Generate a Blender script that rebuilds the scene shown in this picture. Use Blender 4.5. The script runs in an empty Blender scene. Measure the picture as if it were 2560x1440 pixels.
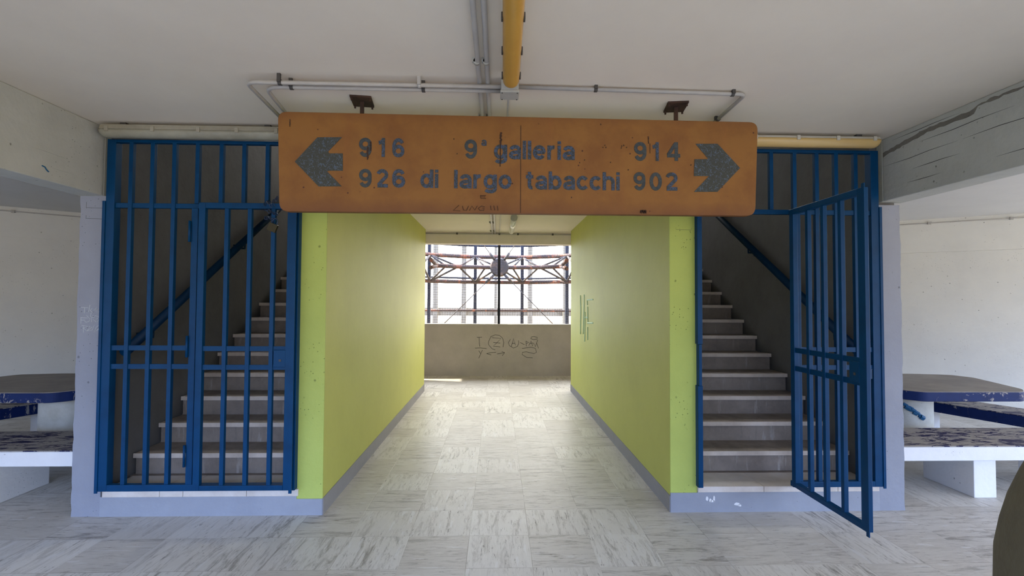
import bpy, bmesh, math, random
from mathutils import Vector, Matrix
random.seed(7)
sc = bpy.context.scene
COL = sc.collection

# ------------------------------------------------------------------ camera
F, YAW, PITCH, ROLL, HC = 1212.22, 0.03021, 0.02859, 0.00542, 1.52
cd = bpy.data.cameras.new('camera'); cam = bpy.data.objects.new('camera', cd); COL.objects.link(cam)
cd.sensor_width = 36.0; cd.lens = 36.0 * F / 2560.0; cd.clip_start = 0.02; cd.clip_end = 400
fw = Vector((math.sin(YAW) * math.cos(PITCH), math.cos(YAW) * math.cos(PITCH), math.sin(PITCH)))
rt = Vector((math.cos(YAW), -math.sin(YAW), 0)); up = rt.cross(fw)
r2 = math.cos(ROLL) * rt + math.sin(ROLL) * up; u2 = -math.sin(ROLL) * rt + math.cos(ROLL) * up
cam.matrix_world = Matrix(((r2.x, u2.x, -fw.x, 0), (r2.y, u2.y, -fw.y, 0), (r2.z, u2.z, -fw.z, HC), (0, 0, 0, 1)))
sc.camera = cam

# ------------------------------------------------------------------ light
sc.view_settings.view_transform = 'Standard'; sc.view_settings.look = 'None'
sc.view_settings.gamma = 1.0; sc.view_settings.use_curve_mapping = False
sc.view_settings.exposure = 1.15
HAZE_FRONT = (0.36, 0.37, 0.40, 1); SKY_FRONT = (1.45, 2.05, 3.5, 1); HAZE_BACK = (3.6, 3.5, 3.3, 1); SKY_BACK = (6.0, 5.7, 5.25, 1); GROUND = (0.66, 0.56, 0.42, 1); SUN = 14.0
wd = bpy.data.worlds.new('daylight'); sc.world = wd; wd.use_nodes = True
wn = wd.node_tree.nodes; wl = wd.node_tree.links; wn.clear()
wo = wn.new('ShaderNodeOutputWorld'); wb = wn.new('ShaderNodeBackground'); tc = wn.new('ShaderNodeTexCoord')
sx = wn.new('ShaderNodeSeparateXYZ'); wl.new(tc.outputs['Generated'], sx.inputs[0])
def wrange(sock, a, b, c=0.0, d=1.0):
    m = wn.new('ShaderNodeMapRange'); wl.new(sx.outputs[sock], m.inputs['Value'])
    for k, v in zip(('From Min', 'From Max', 'To Min', 'To Max'), (a, b, c, d)): m.inputs[k].default_value = v
    return m.outputs[0]
def wmix(f, a, b, mode='MIX'):
    m = wn.new('ShaderNodeMix'); m.data_type = 'RGBA'; m.blend_type = mode
    for k, v in ((0, f), (6, a), (7, b)):
        if isinstance(v, bpy.types.NodeSocket): wl.new(v, m.inputs[k])
        else: m.inputs[k].default_value = v
    return m.outputs[2]
front = wmix(wrange('Z', 0.06, 0.24), HAZE_FRONT, SKY_FRONT); back = wmix(wrange('Z', 0.10, 0.35), HAZE_BACK, SKY_BACK)
sky = wmix(wrange('Y', -0.3, 0.8), front, back)     # cool sky on the shaded side, bright haze towards the sun
side = wn.new('ShaderNodeCombineColor')
for k, (a_, b_) in enumerate(((0.52, 1.42), (0.68, 1.33), (0.95, 1.16))): wl.new(wrange('X', -1, 1, a_, b_), side.inputs[k])
full = wmix(wrange('Z', -0.04, 0.04), GROUND, sky)
full = wmix(1.0, full, side.outputs[0], 'MULTIPLY')
wl.new(full, wb.inputs['Color']); wb.inputs['Strength'].default_value = 1.6
wl.new(wb.outputs[0], wo.inputs[0])
sd = bpy.data.lights.new('sun', 'SUN'); sd.energy = SUN; sd.angle = 0.01; sd.color = (1, 0.9, 0.72)
so = bpy.data.objects.new('sun', sd); COL.objects.link(so); so.location = (-12, 14, 12)
so.rotation_euler = Vector((0.8, -0.2, -0.57)).to_track_quat('-Z', 'Y').to_euler()
def portal(loc, rot, sx_, sy_):
    l = bpy.data.lights.new('opening', 'AREA'); l.shape = 'RECTANGLE'; l.size = sx_; l.size_y = sy_
    l.cycles.is_portal = True
    o = bpy.data.objects.new('opening', l); COL.objects.link(o); o.location = loc; o.rotation_euler = rot
PI = math.pi
portal((0, -4.2, 1.87), (PI / 2, 0, 0), 19, 1.8)         # open rear side of the hall
portal((9.7, 0, 1.87), (0, PI / 2, 0), 1.8, 8.6)
portal((0, 10.3, 1.9), (-PI / 2, 0, 0), 10, 1.8)
try:
    sc.cycles.use_denoising = True
    sc.cycles.max_bounces = 12; sc.cycles.diffuse_bounces = 7; sc.cycles.sample_clamp_indirect = 8
except Exception: pass

# ------------------------------------------------------------------ helpers
class NT:
    def __init__(s, name):
        s.m = bpy.data.materials.new(name); s.m.use_nodes = True
        s.n = s.m.node_tree.nodes; s.l = s.m.node_tree.links
        s.b = s.n['Principled BSDF']; s.tc = s.n.new('ShaderNodeTexCoord'); s.co = s.tc.outputs['Object']
    def new(s, t, **k):
        x = s.n.new(t)
        for a, v in k.items(): setattr(x, a, v)
        return x
    def put(s, sock, v):
        if hasattr(v, 'links') or isinstance(v, bpy.types.NodeSocket): s.l.new(v, sock)
        else: sock.default_value = v
    def noise(s, scale, detail=4, rough=0.55, vec=None, dist=0.0):
        x = s.new('ShaderNodeTexNoise'); x.inputs['Scale'].default_value = scale; x.inputs['Detail'].default_value = detail
        x.inputs['Roughness'].default_value = rough; x.inputs['Distortion'].default_value = dist
        s.l.new(vec or s.co, x.inputs['Vector']); return x.outputs[0]
    def voro(s, scale, vec=None, rnd=1.0):
        x = s.new('ShaderNodeTexVoronoi'); x.inputs['Scale'].default_value = scale; x.inputs['Randomness'].default_value = rnd
        s.l.new(vec or s.co, x.inputs['Vector']); return x.outputs['Distance']
    def math(s, op, a, b=0.0, clamp=False):
        x = s.new('ShaderNodeMath', operation=op); x.use_clamp = clamp; s.put(x.inputs[0], a); s.put(x.inputs[1], b); return x.outputs[0]
    def ramp(s, f, lo, hi):
        x = s.new('ShaderNodeMapRange'); x.clamp = True; s.put(x.inputs['Value'], f)
        x.inputs['From Min'].default_value = lo; x.inputs['From Max'].default_value = hi; return x.outputs[0]
    def mix(s, f, a, b, mode='MIX'):
        x = s.new('ShaderNodeMix', data_type='RGBA', blend_type=mode); s.put(x.inputs[0], f)
        for k, v in ((6, a), (7, b)): s.put(x.inputs[k], (*v, 1) if isinstance(v, tuple) else v)
        return x.outputs[2]
    def map(s, scale=(1, 1, 1), loc=(0, 0, 0), vec=None):
        x = s.new('ShaderNodeMapping'); x.inputs['Scale'].default_value = scale; x.inputs['Location'].default_value = loc
        s.l.new(vec or s.co, x.inputs['Vector']); return x.outputs[0]
    def bump(s, h, strength=0.3, dist=0.01):
        x = s.new('ShaderNodeBump'); x.inputs['Strength'].default_value = strength; x.inputs['Distance'].default_value = dist
        s.l.new(h, x.inputs['Height']); s.l.new(x.outputs[0], s.b.inputs['Normal'])
    def done(s, col, rough=0.6, metal=0.0, spec=0.5):
        s.put(s.b.inputs['Base Color'], (*col, 1) if isinstance(col, tuple) else col)
        s.put(s.b.inputs['Roughness'], rough); s.b.inputs['Metallic'].default_value = metal
        s.b.inputs['Specular IOR Level'].default_value = spec
        return s.m

def paint(name, col, dark=None, rough=0.6, scale=3.0, pits=0.0, bump=0.25, stain=0.5, metal=0.0, spec=0.4):
    t = NT(name); dark = dark or tuple(c * 0.78 for c in col)
    n = t.noise(scale, 6, 0.65); c = t.mix(t.math('MULTIPLY', t.ramp(n, 0.38, 0.72), stain), col, dark)
    h = t.noise(scale * 9, 5, 0.6)
    if pits > 0:
        v = t.voro(13); sel = t.ramp(t.noise(5, 2), 0.52, 0.56)
        hole = t.math('MULTIPLY', t.ramp(v, 0.11 * pits + 0.02, 0.05 * pits), sel)
        v2 = t.voro(38); hole2 = t.math('MULTIPLY', t.ramp(v2, 0.16 * pits, 0.10 * pits), t.ramp(t.noise(3, 2), 0.55, 0.6))
        hole = t.math('MAXIMUM', hole, hole2)
        c = t.mix(t.math('MULTIPLY', hole, 0.75), c, tuple(x * 0.35 for x in col))
        h = t.math('SUBTRACT', h, t.math('MULTIPLY', hole, 1.2))
    t.bump(h, bump, 0.006)
    return t.done(c, rough, metal, spec)

# ---- floor: travertine squares, veins turned by tile
def mat_travertine():
    t = NT('travertine'); S = 0.3854
    p = t.map(scale=(1 / S, 1 / S, 1), loc=(0.943 / S, -3.97 / S + 20, 0))
    f = t.new('ShaderNodeVectorMath', operation='FLOOR'); t.l.new(p, f.inputs[0])
    fr = t.new('ShaderNodeVectorMath', operation='FRACTION'); t.l.new(p, fr.inputs[0])
    wn_ = t.new('ShaderNodeTexWhiteNoise', noise_dimensions='3D'); t.l.new(f.outputs[0], wn_.inputs[0])
    val, colr = wn_.outputs['Value'], wn_.outputs['Color']
    off = t.new('ShaderNodeVectorMath', operation='SCALE'); t.l.new(colr, off.inputs[0]); off.inputs['Scale'].default_value = 9
    q = t.new('ShaderNodeVectorMath', operation='ADD'); t.l.new(t.co, q.inputs[0]); t.l.new(off.outputs[0], q.inputs[1])
    a = t.map(scale=(4.5, 30, 1), vec=q.outputs[0]); b = t.map(scale=(30, 4.5, 1), vec=q.outputs[0])
    sel = t.math('GREATER_THAN', val, 0.5)
    vec = t.mix(sel, a, b)
    v1 = t.noise(0.75, 10, 0.78, vec, 0.6); v2 = t.noise(2.6, 6, 0.75, vec, 0.3)
    sp = t.new('ShaderNodeSeparateColor'); t.l.new(colr, sp.inputs[0])
    amt = t.ramp(sp.outputs[1], 0.0, 1.0)
    base = t.mix(sp.outputs[0], (0.50, 0.475, 0.43), (0.63, 0.615, 0.575))
    c = t.mix(t.math('MULTIPLY', t.ramp(v1, 0.50, 0.62), t.math('ADD', t.math('MULTIPLY', amt, 0.6), 0.26)), base, (0.17, 0.15, 0.125))
    c = t.mix(t.math('MULTIPLY', t.ramp(v2, 0.5, 0.3), 0.35), c, (0.68, 0.66, 0.61))
    pit = t.math('MULTIPLY', t.ramp(v2, 0.58, 0.63), t.ramp(t.noise(7, 3), 0.44, 0.54))
    c = t.mix(t.math('MULTIPLY', pit, 0.7), c, (0.14, 0.12, 0.10))
    # pale filler patches
    v3 = t.noise(1.1, 2, 0.4, vec); c = t.mix(t.math('MULTIPLY', t.ramp(v3, 0.66, 0.68), 0.5), c, (0.66, 0.66, 0.65))
    # joints
    s2 = t.new('ShaderNodeSeparateXYZ'); t.l.new(fr.outputs[0], s2.inputs[0])
    def edge(o): return t.math('MINIMUM', o, t.math('SUBTRACT', 1.0, o))
    e = t.math('MINIMUM', edge(s2.outputs[0]), edge(s2.outputs[1]))
    j = t.ramp(e, 0.006, 0.002)
    c = t.mix(t.math('MULTIPLY', j, t.ramp(t.noise(2.3, 3), 0.42, 0.6)), c, (0.30, 0.27, 0.23))
    dirt = t.ramp(t.noise(0.9, 5, 0.6), 0.48, 0.75); c = t.mix(t.math('MULTIPLY', dirt, 0.28), c, (0.33, 0.29, 0.21))
    h = t.math('SUBTRACT', 1.0, t.math('MAXIMUM', t.math('MULTIPLY', pit, 0.8), j)); t.bump(h, 0.35, 0.004)
    return t.done(c, t.math('ADD', t.math('MULTIPLY', v2, 0.3), 0.28), 0, 0.32)

def mat_step():
    t = NT('worn_marble'); n = t.noise(6, 6, 0.7); c = t.mix(t.ramp(n, 0.42, 0.66), (0.30, 0.245, 0.20), (0.19, 0.15, 0.12))
    d = t.noise(1.2, 4, 0.6, t.map(scale=(9, 2, 2))); c = t.mix(t.math('MULTIPLY', t.ramp(d, 0.5, 0.75), 0.5), c, (0.15, 0.12, 0.10))
    t.bump(n, 0.2, 0.004); return t.done(c, 0.55)
def mat_riser():
    t = NT('riser_stone'); n = t.noise(5, 6, 0.7); c = t.mix(t.ramp(n, 0.4, 0.7), (0.255, 0.212, 0.175), (0.175, 0.143, 0.118))
    d = t.noise(1.0, 5, 0.7, t.map(scale=(16, 1, 2.2))); c = t.mix(t.math('MULTIPLY', t.ramp(d, 0.60, 0.72), 0.6), c, (0.46, 0.43, 0.39))
    c = t.mix(t.math('MULTIPLY', t.ramp(d, 0.38, 0.28), 0.4), c, (0.10, 0.09, 0.08))
    t.bump(n, 0.2, 0.004); return t.done(c, 0.7)

def mat_blue(name, col, worn=0.0, rough=0.32):
    t = NT(name); n = t.noise(7, 5, 0.6); c = t.mix(t.math('MULTIPLY', t.ramp(n, 0.45, 0.7), 0.5), col, tuple(x * 0.6 for x in col))
    if worn > 0:
        w = t.ramp(t.noise(5, 8, 0.75, t.map(scale=(1, 3.2, 1)), 0.6), 0.62 - worn * 0.2, 0.64 - worn * 0.2)
        c = t.mix(w, c, (0.30, 0.28, 0.26))
    t.bump(t.noise(30, 3), 0.08, 0.003)
    return t.done(c, rough, 0.0, 0.16)

def mat_sign():
    t = NT('rusty_orange_enamel'); n = t.noise(3.5, 7, 0.65)
    c = t.mix(t.ramp(n, 0.42, 0.68), (0.25, 0.110, 0.025), (0.195, 0.078, 0.019))
    vs = t.noise(1.0, 5, 0.6, t.map(scale=(9, 1, 0.8))); c = t.mix(t.math('MULTIPLY', t.ramp(vs, 0.55, 0.75), 0.3), c, (0.25, 0.09, 0.025))
    sp = t.new('ShaderNodeSeparateXYZ'); t.l.new(t.co, sp.inputs[0])
    rim = t.math('ADD', sp.outputs[2], t.math('MULTIPLY', t.math('SUBTRACT', t.noise(6, 4), 0.5), 0.09))
    c = t.mix(t.math('MULTIPLY', t.ramp(rim, -0.21, -0.31), 0.75), c, (0.14, 0.05, 0.022))   # rust creeping up from the lower rim
    c = t.mix(t.math('MULTIPLY', t.ramp(rim, 0.25, 0.31), 0.5), c, (0.17, 0.065, 0.022))
    v = t.voro(20); sel = t.ramp(t.noise(4.3, 2), 0.56, 0.6); s_ = t.math('MULTIPLY', t.ramp(v, 0.13, 0.08), sel)
    c = t.mix(s_, c, (0.07, 0.022, 0.012))
    t.bump(t.noise(40, 3), 0.1, 0.002); return t.done(c, 0.55, 0, 0.3)
def mat_letter(name, blue):
    t = NT(name); n = t.noise(75, 2, 0.5, dist=1.2)
    c = t.mix(t.ramp(n, 0.49, 0.53), (0.045, 0.052, 0.056), (0.06, 0.085, 0.14) if blue else (0.06, 0.072, 0.075))
    return t.done(c, 0.6, 0, 0.2)

def mat_rust(name, a, b, thr=0.5):
    t = NT(name); n = t.noise(4.5, 8, 0.7, dist=0.5); c = t.mix(t.ramp(n, thr - 0.05, thr + 0.06), a, b)
    t.bump(n, 0.3, 0.004); return t.done(c, 0.75, 0, 0.3)

M = dict(
    floor=mat_travertine(),
    ceil=paint('ceiling_paint', (0.76, 0.685, 0.565), (0.68, 0.605, 0.50), 0.85, 1.6, 0, 0.15, 0.6),
    ceil_side=paint('side_ceiling_paint', (0.66, 0.655, 0.63), None, 0.85, 1.6, 0, 0.15, 0.3),
    white=paint('white_wall_plaster', (0.70, 0.69, 0.63), (0.58, 0.575, 0.54), 0.85, 1.4, 0.9, 0.5, 0.6),
    beam=paint('beam_paint', (0.47, 0.475, 0.43), (0.36, 0.36, 0.32), 0.8, 2.2, 0.8, 0.5, 0.6),
    pillar=paint('grey_paint', (0.27, 0.285, 0.33), (0.21, 0.22, 0.26), 0.7, 2.5, 1.0, 0.45, 0.5),
    base=paint('grey_base_paint', (0.305, 0.325, 0.37), (0.235, 0.25, 0.29), 0.7, 3.0, 0.3, 0.35, 0.6),
    skirt=paint('grey_skirting_paint', (0.27, 0.265, 0.28), None, 0.65, 3.0, 0, 0.3, 0.6),
    green=paint('lime_green_paint', (0.48, 0.495, 0.11), (0.41, 0.42, 0.09), 0.6, 1.8, 0, 0.22, 0.6),
    green_r=paint('lime_green_rough_paint', (0.45, 0.52, 0.115), (0.37, 0.43, 0.09), 0.65, 2.4, 1.1, 0.5, 0.6),
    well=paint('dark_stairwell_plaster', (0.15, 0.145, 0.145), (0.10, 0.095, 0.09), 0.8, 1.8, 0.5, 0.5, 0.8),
    parapet=paint('grey_parapet_paint', (0.53, 0.475, 0.415), (0.43, 0.385, 0.335), 0.75, 2.5, 0, 0.4, 0.8),
    cope=paint('pale_coping', (0.6, 0.55, 0.47), None, 0.7, 4, 0, 0.3, 0.5),
    header=paint('header_paint', (0.80, 0.72, 0.66), None, 0.8, 3, 0, 0.3, 0.4),
    step=mat_step(), riser=mat_riser(),
    nosing=paint('pale_nosing', (0.62, 0.54, 0.46), (0.42, 0.35, 0.29), 0.6, 5, 0, 0.3, 0.9),
    sill=paint('threshold_marble', (0.66, 0.60, 0.54), (0.50, 0.43, 0.36), 0.5, 6, 0.4, 0.3, 0.7),
    gate=mat_blue('gate_blue_enamel', (0.0, 0.042, 0.122), 0, 0.4),
    gate_dark=mat_blue('dark_blue_enamel', (0.004, 0.03, 0.075), 0, 0.4),
    tblue=mat_blue('table_edge_blue', (0.008, 0.022, 0.10), 0.13, 0.5),
    ttop=paint('worn_table_top', (0.25, 0.225, 0.205), (0.13, 0.12, 0.125), 0.5, 3.5, 0, 0.3, 0.9),
    btop=mat_blue('worn_bench_blue', (0.022, 0.022, 0.075), 0.75, 0.5),
    bwhite=paint('bench_white_paint', (0.76, 0.76, 0.76), None, 0.7, 3, 0.8, 0.4, 0.4),
    bdark=paint('bench_inner_grey', (0.33, 0.32, 0.27), None, 0.8, 2, 0.5, 0.4, 0.8),
    ped=paint('pedestal_white', (0.55, 0.54, 0.48), (0.30, 0.28, 0.22), 0.75, 2.6, 1.0, 0.4, 0.9),
    sign=mat_sign(), lblue=mat_letter('flaked_blue_letters', True), lgrey=mat_letter('grey_letters', False),
    black=paint('black_scratch', (0.02, 0.012, 0.01), None, 0.8), 
    rustdark=mat_rust('dark_rusty_steel', (0.035, 0.018, 0.012), (0.06, 0.028, 0.016)),
    pipe=paint('conduit_grey', (0.40, 0.38, 0.35), (0.30, 0.285, 0.26), 0.45, 8, 0, 0.1, 0.5),
    clip=paint('dark_clip', (0.06, 0.055, 0.05), None, 0.6),
    box=paint('junction_grey', (0.42, 0.41, 0.36), None, 0.6, 8, 0, 0.15, 0.5),
    amber=paint('amber_diffuser', (0.56, 0.31, 0.06), (0.44, 0.235, 0.045), 0.28, 4, 0, 0.05, 0.5, 0, 0.5),
    amber2=paint('pale_amber_diffuser', (0.62, 0.43, 0.17), (0.52, 0.36, 0.14), 0.25, 4, 0, 0.05, 0.4, 0, 0.5),
    house=paint('lamp_housing', (0.55, 0.52, 0.44), (0.42, 0.40, 0.33), 0.45, 6, 0, 0.1, 0.5),
    grimy_house=paint('grimy_housing', (0.36, 0.34, 0.27), (0.24, 0.22, 0.17), 0.5, 6, 0, 0.1, 0.8),
    grimy=paint('grimy_diffuser', (0.34, 0.33, 0.26), (0.22, 0.21, 0.16), 0.4, 5, 0, 0.1, 0.8),
    tube=paint('clear_lamp_cover', (0.75, 0.74, 0.70), None, 0.15, 12, 0, 0.05, 0.3, 0, 0.7),
    brass=paint('tarnished_brass', (0.05, 0.042, 0.022), None, 0.45, 10, 0, 0.2, 0.6, 0.6),
    chain=paint('steel_chain', (0.045, 0.07, 0.13), (0.004, 0.012, 0.04), 0.35, 20, 0, 0.1, 0.9, 0.5),
    chalk=paint('chalk_scratch', (0.66, 0.68, 0.68), None, 0.8),
    pencil=paint('pencil_line', (0.085, 0.08, 0.07), None, 0.8),
    cyan=paint('pale_green_spray', (0.44, 0.66, 0.46), None, 0.6),
    bluespray=paint('blue_spray', (0.01, 0.10, 0.22), None, 0.6),
    whitespray=paint('white_spots', (0.8, 0.8, 0.8), None, 0.6),
    truss=mat_rust('rusted_red_steel', (0.055, 0.036, 0.032), (0.21, 0.07, 0.035), 0.56),
    truss_l=mat_rust('faded_steel', (0.05, 0.043, 0.042), (0.14, 0.09, 0.06), 0.6),
    post=mat_rust('dark_blue_steel', (0.018, 0.021, 0.035), (0.035, 0.032, 0.036), 0.6),
    frame=paint('beige_frame', (0.19, 0.155, 0.105), (0.15, 0.115, 0.07), 0.7, 2, 0, 0.2, 0.5),
    wire=paint('wire_grey', (0.20, 0.19, 0.18), None, 0.5),
    leafy=paint('dry_twigs', (0.12, 0.08, 0.05), None, 0.8),
    bollard=paint('olive_concrete', (0.105, 0.092, 0.058), (0.075, 0.066, 0.045), 0.9, 5, 0.6, 0.9, 0.9),
    outer=paint('outside_concrete', (0.6, 0.57, 0.52), None, 0.8, 1, 0, 0.2, 0.4),
)

class MB:
    def __init__(s): s.bm = bmesh.new()
    def box(s, x0, x1, y0, y1, z0, z1, mtx=None):
        vs = [s.bm.verts.new(v) for v in ((x0, y0, z0), (x1, y0, z0), (x1, y1, z0), (x0, y1, z0), (x0, y0, z1), (x1, y0, z1), (x1, y1, z1), (x0, y1, z1))]
        if mtx:
            for v in vs: v.co = mtx @ v.co
        for f in ((0, 3, 2, 1), (4, 5, 6, 7), (0, 1, 5, 4), (1, 2, 6, 5), (2, 3, 7, 6), (3, 0, 4, 7)): s.bm.faces.new([vs[i] for i in f])
        return s
    def tube(s, pts, r, n=10, cap=True, rs=None):
        pts = [Vector(p) for p in pts]; rings = []; prev = None
        for i, p in enumerate(pts):
            d = ((pts[min(i + 1, len(pts) - 1)] - pts[max(i - 1, 0)])).normalized()
            if prev is None:
                a = d.cross(Vector((0, 0, 1)));
                if a.length < 0.05: a = d.cross(Vector((1, 0, 0)))
                a.normalize()
            else:
                a = (prev - d * prev.dot(d)).normalized()
            prev = a; b = d.cross(a); rr = rs[i] if rs else r
            rings.append([s.bm.verts.new(p + rr * (math.cos(2 * PI * k / n) * a + math.sin(2 * PI * k / n) * b)) for k in range(n)])
        for i in range(len(rings) - 1):
            for k in range(n): 
                f = s.bm.faces.new((rings[i][k], rings[i][(k + 1) % n], rings[i + 1][(k + 1) % n], rings[i + 1][k])); f.smooth = n > 6
        if cap: s.bm.faces.new(rings[0][::-1]); s.bm.faces.new(rings[-1])
        return s
    def prism(s, poly, a0, a1, axis='Z', mtx=None):
        def P(u, v, w): return {'Z': (u, v, w), 'Y': (u, w, v), 'X': (w, u, v)}[axis]
        A = [s.bm.verts.new(P(u, v, a0)) for u, v in poly]; B = [s.bm.verts.new(P(u, v, a1)) for u, v in poly]
        if mtx:
            for v in A + B: v.co = mtx @ v.co
        s.bm.faces.new(A[::-1]); s.bm.faces.new(B); n = len(poly)
        for i in range(n): s.bm.faces.new((A[i], A[(i + 1) % n], B[(i + 1) % n], B[i]))
        return s
    def lathe(s, prof, cx, cy, n=40):
        rings = [[s.bm.verts.new((cx + r * math.cos(2 * PI * k / n), cy + r * math.sin(2 * PI * k / n), z)) for k in range(n)] for r, z in prof]
        for i in range(len(rings) - 1):
            for k in range(n):
                f = s.bm.faces.new((rings[i][k], rings[i][(k + 1) % n], rings[i + 1][(k + 1) % n], rings[i + 1][k])); f.smooth = True
        s.bm.faces.new(rings[0][::-1]); s.bm.faces.new(rings[-1]); return s
    def build(s, name, mat, parent=None, bevel=0.0):
        bmesh.ops.recalc_face_normals(s.bm, faces=s.bm.faces)
        if parent is not None:
            w = Vector((0, 0, 0)); q = parent
            while q is not None: w += q.location; q = q.parent
            for v in s.bm.verts: v.co -= w
            off = Vector((0, 0, 0))
        me = bpy.data.meshes.new(name); s.bm.to_mesh(me); s.bm.free(); me.materials.append(mat)
        o = bpy.data.objects.new(name, me); COL.objects.link(o)
        if parent is not None: o.parent = parent
        if bevel:
            b = o.modifiers.new('bevel', 'BEVEL'); b.width = bevel; b.segments = 2; b.limit_method = 'ANGLE'; b.angle_limit = 0.7
        return o

def tag(o, label=None, cat=None, group=None, kind=None):
    if label: o['label'] = label
    if cat: o['category'] = cat
    if group: o['group'] = group
    if kind: o['kind'] = kind
    return o
def thing(name, label, cat, loc, group=None):
    o = bpy.data.objects.new(name, None); COL.objects.link(o); o.location = loc; o.empty_display_size = 0.1
    return tag(o, label, cat, group)
def struct(name, mb, mat, label, cat, bevel=0.0):
    return tag(mb.build(name, mat, None, bevel), label, cat, None, 'structure')
def B(*a): return MB().box(*a)
def arc(c, r, a0, a1, n=8): return [(c[0] + r * math.cos(a0 + (a1 - a0) * i / n), c[1] + r * math.sin(a0 + (a1 - a0) * i / n)) for i in range(n + 1)]

# ------------------------------------------------------------------ the building
CZ = 2.75; FY = 3.527
struct('floor', B(-9.7, 9.7, -4.2, 10.16, -0.2, 0), M['floor'], 'worn travertine tile floor of the hall and passage', 'floor')
mb = MB(); mb.box(-9.7, 9.7, -4.2, 3.56, CZ, 2.96); mb.box(-1.415, 1.463, 3.56, 8.6, CZ, 2.96); mb.box(-6, 6, 8.6, 10.16, CZ, 2.96)
struct('ceiling', mb, M['ceil'], 'grey white painted concrete ceiling above hall and passage', 'ceiling')
for s, nm in ((-1, 'left'), (1, 'right')):
    x0, x1 = sorted((s * 2.985, s * 9.7)); mb = MB(); mb.box(x0, x1, 3.56, 9.6, CZ, 2.96)
    struct('ceiling_' + nm, mb, M['ceil_side'], 'white ceiling over the side bay on the %s' % nm, 'ceiling')
# stairwell outer walls whose ends are the grey pillars
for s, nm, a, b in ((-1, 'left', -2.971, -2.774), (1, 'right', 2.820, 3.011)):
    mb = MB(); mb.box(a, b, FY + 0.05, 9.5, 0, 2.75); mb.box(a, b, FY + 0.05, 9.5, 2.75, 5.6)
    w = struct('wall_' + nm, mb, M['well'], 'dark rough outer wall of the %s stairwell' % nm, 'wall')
    mb = MB(); n = 46; rnd = random.Random(3 + s); zt = 2.26
    outer = a if s < 0 else b; inner = b if s < 0 else a
    poly = [(inner, 0), (inner, zt)] + [(outer + s * rnd.uniform(-0.004, 0.004), zt - zt * i / n) for i in range(n + 1)]
    mb.prism(poly, FY, FY + 0.05, 'Y')
    struct('trim_' + ('1' if s < 0 else '2'), mb, M['pillar'], 'grey painted concrete pillar at the %s edge of the facade' % nm, 'pillar')
# beams running from the pillars towards the viewer
for s, nm, a, b, z in ((-1, 'left', -2.985, -2.805, 2.258), (1, 'right', 2.875, 3.06, 2.284)):
    mb = MB(); mb.box(a, b, -4.2, FY - 0.012, z, CZ); mb.box(a, b, FY - 0.012, FY + 0.05, z, CZ)
    bo = struct('trim_' + ('3' if s < 0 else '4'), mb, M['beam'], 'deep grey painted concrete beam above the %s bay' % nm, 'beam', 0.006)
    mb = MB(); rnd = random.Random(5)
    xf = (b if s < 0 else a) - s * 0.003
    for k in range(5 if s > 0 else 2):     # board marks in the cast concrete
        z0 = z + 0.09 + 0.085 * k; y = -0.5
        while y < 3.3:
            L = rnd.uniform(0.25, 0.7); mb.tube([(xf + s * 0.003, y, z0), (xf + s * 0.003, y + L / 3, z0 + rnd.uniform(-.004, .004)), (xf + s * 0.003, y + L * .6, z0 + rnd.uniform(-.004, .004)), (xf + s * 0.003, y + L, z0)], 0.002, 5, True, [0.0004, 0.0020, 0.0024, 0.0004]); y += L + rnd.uniform(0.02, 0.6)
    mb.build('board_mark', M['clip'] if s > 0 else M['beam'], bo)
# broken render strip along the top of the right beam
mb = MB(); rnd = random.Random(11); top, bot = [], []
for i in range(60):
    y = 2.05 + i * 0.0247; d_ = 0.05 * max(0, (y - 3.15)) * 3; wv = 0.5 + 0.5 * math.sin(i * 0.9) * math.sin(i * 0.37 + 1); th = (0.004 + 0.016 * wv) if y < 2.8 else 0.030
    zc_ = 2.715 - 0.03 * (y > 2.8) - d_
    top.append((y, min(2.745, zc_ + th / 2 + rnd.uniform(-.004, .004)))); bot.append((y, zc_ - th / 2 + rnd.uniform(-.005, .005)))
mb.prism(top + bot[::-1], 2.873, 2.876, 'X')
mb.build('broken_render', paint('bare_render', (0.20, 0.185, 0.155), None, 0.95, 8, 1, 0.8, 0.8), bpy.data.objects['trim_4'])
MB().tube([(-2.803, 3.045, 2.342), (-2.803, 3.065, 2.338), (-2.803, 3.075, 2.325), (-2.803, 3.09, 2.315)], 0.004, 6).build('blue_mark', M['bluespray'], bpy.data.objects['trim_3'])

# green passage walls
for s, nm, a, b in ((-1, 'passage_left', -1.415, -1.233), (1, 'passage_right', 1.2667, 1.463)):
    mb = MB(); mb.box(a, b, FY + 0.012, 8.315, 0, CZ)
    w = struct('wall_' + nm, mb, M['green'], 'lime green painted wall along the %s of the passage' % ('left' if s < 0 else 'right'), 'wall')
    mb = MB(); mb.box(a + 0.0, b, FY, FY + 0.012, 0.115 if s < 0 else 0.14, CZ)
    struct('trim_' + ('5' if s < 0 else '6'), mb, M['green_r'], 'lime green pitted concrete end face of the %s passage wall' % ('left' if s < 0 else 'right'), 'pillar')
    xi = b if s < 0 else a
    struct('baseboard_' + ('left' if s < 0 else 'right'), B(*sorted((xi, xi - s * 0.006)), FY, 8.32, 0, 0.118), M['skirt'], 'grey painted skirting along the %s passage wall' % ('left' if s < 0 else 'right'), 'baseboard')
wr = bpy.data.objects['wall_passage_right']
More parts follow.
